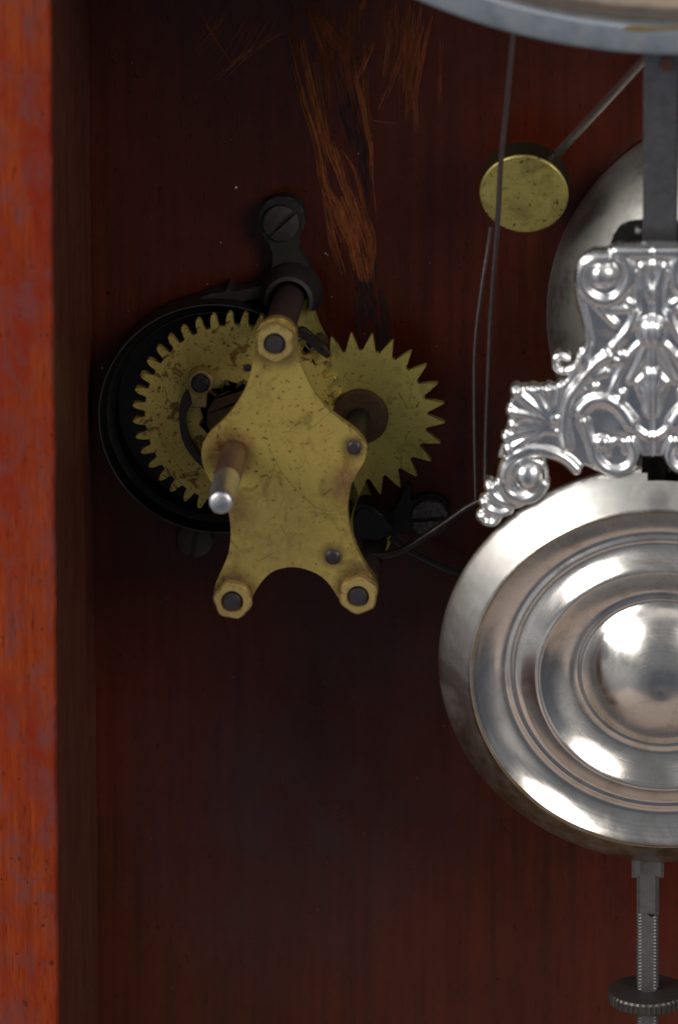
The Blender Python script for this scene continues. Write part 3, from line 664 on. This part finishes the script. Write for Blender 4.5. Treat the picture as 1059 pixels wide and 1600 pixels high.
# big hook ribbon, ball and tail
cap([(900, 728), (884, 713), (862, 703), (838, 699), (815, 702), (796, 715), (786, 735), (788, 755), (800, 769), (820, 774), (839, 766), (850, 752)], 11, 4.2)
ball(827, 738, 24, 6.2, 24)
cap([(763, 752), (770, 766), (786, 778), (806, 784), (818, 778)], 7.5, 3.4); ball(765, 757, 10, 4.0); cap([(755, 780), (764, 791), (780, 797), (797, 794)], 7, 3.2); ball(756, 780, 9, 3.8); cap([(750, 801), (757, 812), (770, 813), (778, 806)], 7, 3.2); ball(751, 803, 9, 3.8)
GS = 1.35
def build_ornament():
    import numpy as np
    xs = np.arange(738, AX+GS*0.51, GS); xs = xs-(xs[-1]-AX); ys = np.arange(372, 824, GS)
    X, Y = np.meshgrid(xs, ys); H = np.full(X.shape, -1.0)
    def pin(pts):
        ins = np.zeros(X.shape, bool); n = len(pts)
        for i in range(n):
            (x1, y1), (x2, y2) = pts[i], pts[(i+1) % n]
            if y1 == y2: continue
            c = ((y1 > Y) != (y2 > Y)) & (X < (x2-x1)*(Y-y1)/(y2-y1)+x1); ins ^= c
        return ins
    for p in prims:
        if p[0] == 'poly': H = np.where(pin(p[1]), np.maximum(H, p[2]), H)
    B = np.where(H > 0, 0.55, 0.0); H = np.full(X.shape, -1.0)
    for p in prims:
        if p[0] == 'ball':
            _, x, y, rx, ry, h = p
            q = 1-((X-x)/rx)**2-((Y-y)/ry)**2; hh = np.where(q > 0, h*np.sqrt(np.maximum(q, 0)), -1)
        elif p[0] == 'cap':
            _, pts, wd, h = p; D = np.full(X.shape, 1e9)
            for (x1, y1), (x2, y2) in zip(pts, pts[1:]):
                dx, dy = x2-x1, y2-y1; t = np.clip(((X-x1)*dx+(Y-y1)*dy)/(dx*dx+dy*dy+1e-9), 0, 1)
                D = np.minimum(D, np.hypot(X-x1-t*dx, Y-y1-t*dy))
            q = 1-(D/wd)**2; hh = np.where(q > 0, h*np.sqrt(np.maximum(q, 0)), -1)
        else: continue
        H = np.maximum(H, hh)
    ok = (H > 0.0) | (B > 0)
    wave = np.zeros(X.shape)
    rs = np.random.RandomState(5)
    for _ in range(26):
        a = rs.uniform(0, 6.283); L = rs.uniform(34, 90); wave += np.sin((X*np.cos(a)+Y*np.sin(a))*6.283/L+rs.uniform(0, 6.283))*L/90
    wave *= 0.22/np.abs(wave).max()*1.6
    H = np.maximum(H, 0)+np.maximum(B, 0.35)+wave+0.5
    # rounded rim
    n = ok.astype(float); e = ok.copy(); lv = ok.astype(int)
    for _ in range(4):
        e = e & np.roll(e, 1, 0) & np.roll(e, -1, 0) & np.roll(e, 1, 1) & np.roll(e, -1, 1); lv += e
    H = np.where(ok, H-0.055*np.maximum(0, 4-lv)**2*0.8, H)
    # gentle smoothing inside the casting
    for _ in range(4):
        acc = H*2; cnt = np.full(H.shape, 2.0)
        for ax, sh in ((0, 1), (0, -1), (1, 1), (1, -1)):
            r = np.roll(H, sh, ax); k = np.roll(ok, sh, ax); acc = acc+np.where(k, r, 0); cnt = cnt+k
        H = np.where(ok, acc/cnt, H)
    # mirror
    xs2 = np.concatenate([xs, 2*AX-xs[-2::-1]]); H2 = np.concatenate([H, H[:, -2::-1]], 1); ok2 = np.concatenate([ok, ok[:, -2::-1]], 1)
    bm = BM(); idx = {}
    ny, nx = H2.shape
    for i in range(ny):
        for j in range(nx):
            if ok2[i, j]:
                x, y = xs2[j], ys[i]
                idx[i, j] = bm.verts.new(op.at(x, y)+op.n*float(H2[i, j]))
    for i in range(ny-1):
        for j in range(nx-1):
            k = [(i, j), (i, j+1), (i+1, j+1), (i+1, j)]
            v = [idx[q] for q in k if q in idx]
            if len(v) >= 3: bm.faces.new(v)
    bmesh.ops.delete(bm, geom=[v for v in bm.verts if not v.link_faces], context='VERTS')
    # relax the stepped rim
    for _ in range(3):
        new = {}
        for v in bm.verts:
            be = [e.other_vert(v) for e in v.link_edges if e.is_boundary]
            if len(be) == 2: new[v] = v.co*0.4+(be[0].co+be[1].co)*0.3
        for v, c in new.items(): v.co = c
    ed = [e for e in bm.edges if e.is_boundary]
    r = bmesh.ops.extrude_edge_only(bm, edges=ed)
    for v in r['geom']:
        if isinstance(v, bmesh.types.BMVert): v.co -= op.n*1.6
    return bm
obj('ornament', build_ornament(), M_silver, pend, sharp=70)
# rod above, black plate for its hook and the shadow there, rod piece below the ornament
bm = BM()
def strip(bm, pts, hw, th):
    """flat bar through (px, py, d) points, half width hw, thickness th (mm)"""
    sec = []
    for px, py, d in pts:
        q = P(px, py, d); b = 0.35
        sec.append([bm.verts.new(q+Vector((x, y, 0))) for x, y in ((-hw, th/2), (-hw, -th/2+b), (-hw+b, -th/2), (hw-b, -th/2), (hw, -th/2+b), (hw, th/2))])
    for A, B in zip(sec, sec[1:]):
        for k in range(6): bm.faces.new((A[k], A[(k+1) % 6], B[(k+1) % 6], B[k]))
    bm.faces.new(sec[0]); bm.faces.new(sec[-1])
strip(bm, [(1034, 40, 49), (1032, 130, 47.5), (1031, 260, 45), (1030, 372, 42), (1028, 480, 40)], 2.55, 1.6); obj('rod', bm, M_prod, pend, sharp=20)
bm = BM(); strip(bm, [(1024, 690, 38), (1022, 765, 36)], 2.0, 1.2); obj('rod_end', bm, M_dark, pend, sharp=20)
q = P(1041, 101, 49.3); bm = BM(); lathe(bm, [(1.15, 0), (1.15, 0.1), (0, 0.1)], q, seg=20); obj('hole_disc', bm, M_rustarbor, pend, 'reddish round spot on the rod')  # hole in the rod, drawn as a reddish disc
bm = BM(); px_slab(bm, [(962, 386), (960, 368), (968, 354), (985, 347), (1010, 345), (1050, 345), (1072, 353), (1078, 368), (1076, 386)], 39.2, 40.2, 0.3); obj('hook_shadow_plate', bm, M_black, pend)  # black shape takes in the hook piece and the shadow on the bell
q = P(997, 361, 41.2); bm = BM(); lathe(bm, [(0.65, -0.8), (0.65, 0), (0.45, 0.45), (0, 0.6)], q, seg=14); obj('bead', bm, M_silver, pend)
# stem, thread, rating nut
sp = Plane(1011, 1400, 27, rad(3.5))
def bar(bm, px0, px1, py0, py1, th, b=0.3):
    a = [sp.at(px0, py0), sp.at(px1, py0), sp.at(px1, py1), sp.at(px0, py1)]
    vs = []
    for h in (-th, 0.0): vs.append([bm.verts.new(q+sp.n*h) for q in a])
    bm.faces.new(vs[0]); f = bm.faces.new(vs[1])
    for k in range(4): bm.faces.new((vs[0][k], vs[0][(k+1) % 4], vs[1][(k+1) % 4], vs[1][k]))
    bmesh.ops.bevel(bm, geom=list(f.edges), offset=b, segments=2, affect='EDGES')
bm = BM(); bar(bm, 986, 1036, 1318, 1373, 1.5, 0.4); obj('collar', bm, M_stem, pend)
bm = BM(); bar(bm, 994, 1028, 1330, 1432, 2.2, 0.5); obj('stem', bm, M_stem, pend)
def stem_at(py): q = sp.at(1010.5, py); return q - sp.n*1.25
bm = BM(); y0, y1 = 1428, 1660; turns = 46; seg = 20
a0, a1 = stem_at(y0), stem_at(y1); ln = (a1-a0).length; ax = (a1-a0)/ln; prev = None
prof = []
for k in range(turns*4+1):
    r = (1.45, 1.62, 1.74, 1.62)[k % 4]; prof.append((r, ln*k/(turns*4)))
a_, x_, y_ = frame(ax); rings = []
for r, h in prof:
    row = []
    for j in range(seg):
        an = 2*math.pi*j/seg; hh = h+ln/turns*(j/seg)
        v = (x_*math.cos(an)+y_*math.sin(an))*r
        f = v.dot(sp.n)
        if f > 1.12: v = v-sp.n*(f-1.12)          # the filed flat on the front
        row.append(bm.verts.new(a0+ax*hh+v))
    rings.append(row)
for A, B in zip(rings, rings[1:]):
    for j in range(seg): bm.faces.new((A[j], A[(j+1) % seg], B[(j+1) % seg], B[j]))
obj('thread', bm, M_stem, pend, sharp=25)
cn = stem_at(1549); bm = BM(); N = 90
def knurl(k, r): return 1.0 if r < 5.9 else (1.012 if k % 3 == 1 else 0.985)
lathe(bm, [(1.8, -0.1), (2.4, 0.0), (5.3, 0.05), (5.85, 0.2), (6.12, 0.55), (6.15, 1.8), (5.9, 2.1), (5.3, 2.3), (1.8, 2.3)], cn, ax, N*3//2, None, lambda k, r: knurl(k, r))
obj('rating_nut', bm, M_nutd, pend, sharp=25)

# ------------------------------------------------------------------ dial bezel
cz = P(1045, 88, 60); RB = 93.7
bz = thing('dial_bezel', 'large grey metal bezel ring of the dial at the top, out of focus', 'bezel', (cz.x, -60, cz.z))
bc = Vector((cz.x, 0, cz.z+RB))
bm = BM(); lathe(bm, [(RB-0.6, 55), (RB, 55.6), (RB, 59.2), (RB-0.35, 59.8), (RB-0.9, 60.0), (RB-3.9, 60.1), (RB-4.4, 59.8), (RB-4.6, 59.2), (RB-4.6, 57)], bc, seg=256); obj('rim', bm, M_bezel, bz)
bm = BM(); lathe(bm, [(RB-4.55, 57.4), (RB-6.0, 58.6), (RB-7.0, 58.9), (RB-8.2, 58.2), (RB-9.0, 57.2), (RB-9.6, 57.3), (RB-13, 58.2), (RB-20, 58.6), (RB-22, 57)], bc, seg=256); obj('inner_ring', bm, M_bezin, bz, sharp=60)
bm = BM(); lathe(bm, [(RB-21.8, 57.2), (40, 57.4), (0, 57.4)], bc, seg=128); obj('dial_pan', bm, flat("dial_paper", (0.30, 0.25, 0.20), 0.5, 0.85), bz)
bm = BM(); px_slab(bm, [(972, 45), (985, 49), (1003, 50), (1026, 48), (1060, 46), (1060, 41), (1025, 42), (985, 40)], 60.0, 60.16, 0.0); obj('brass_patch', bm, M_bezbrass, bz, 'bare brass patch on the inner lip')
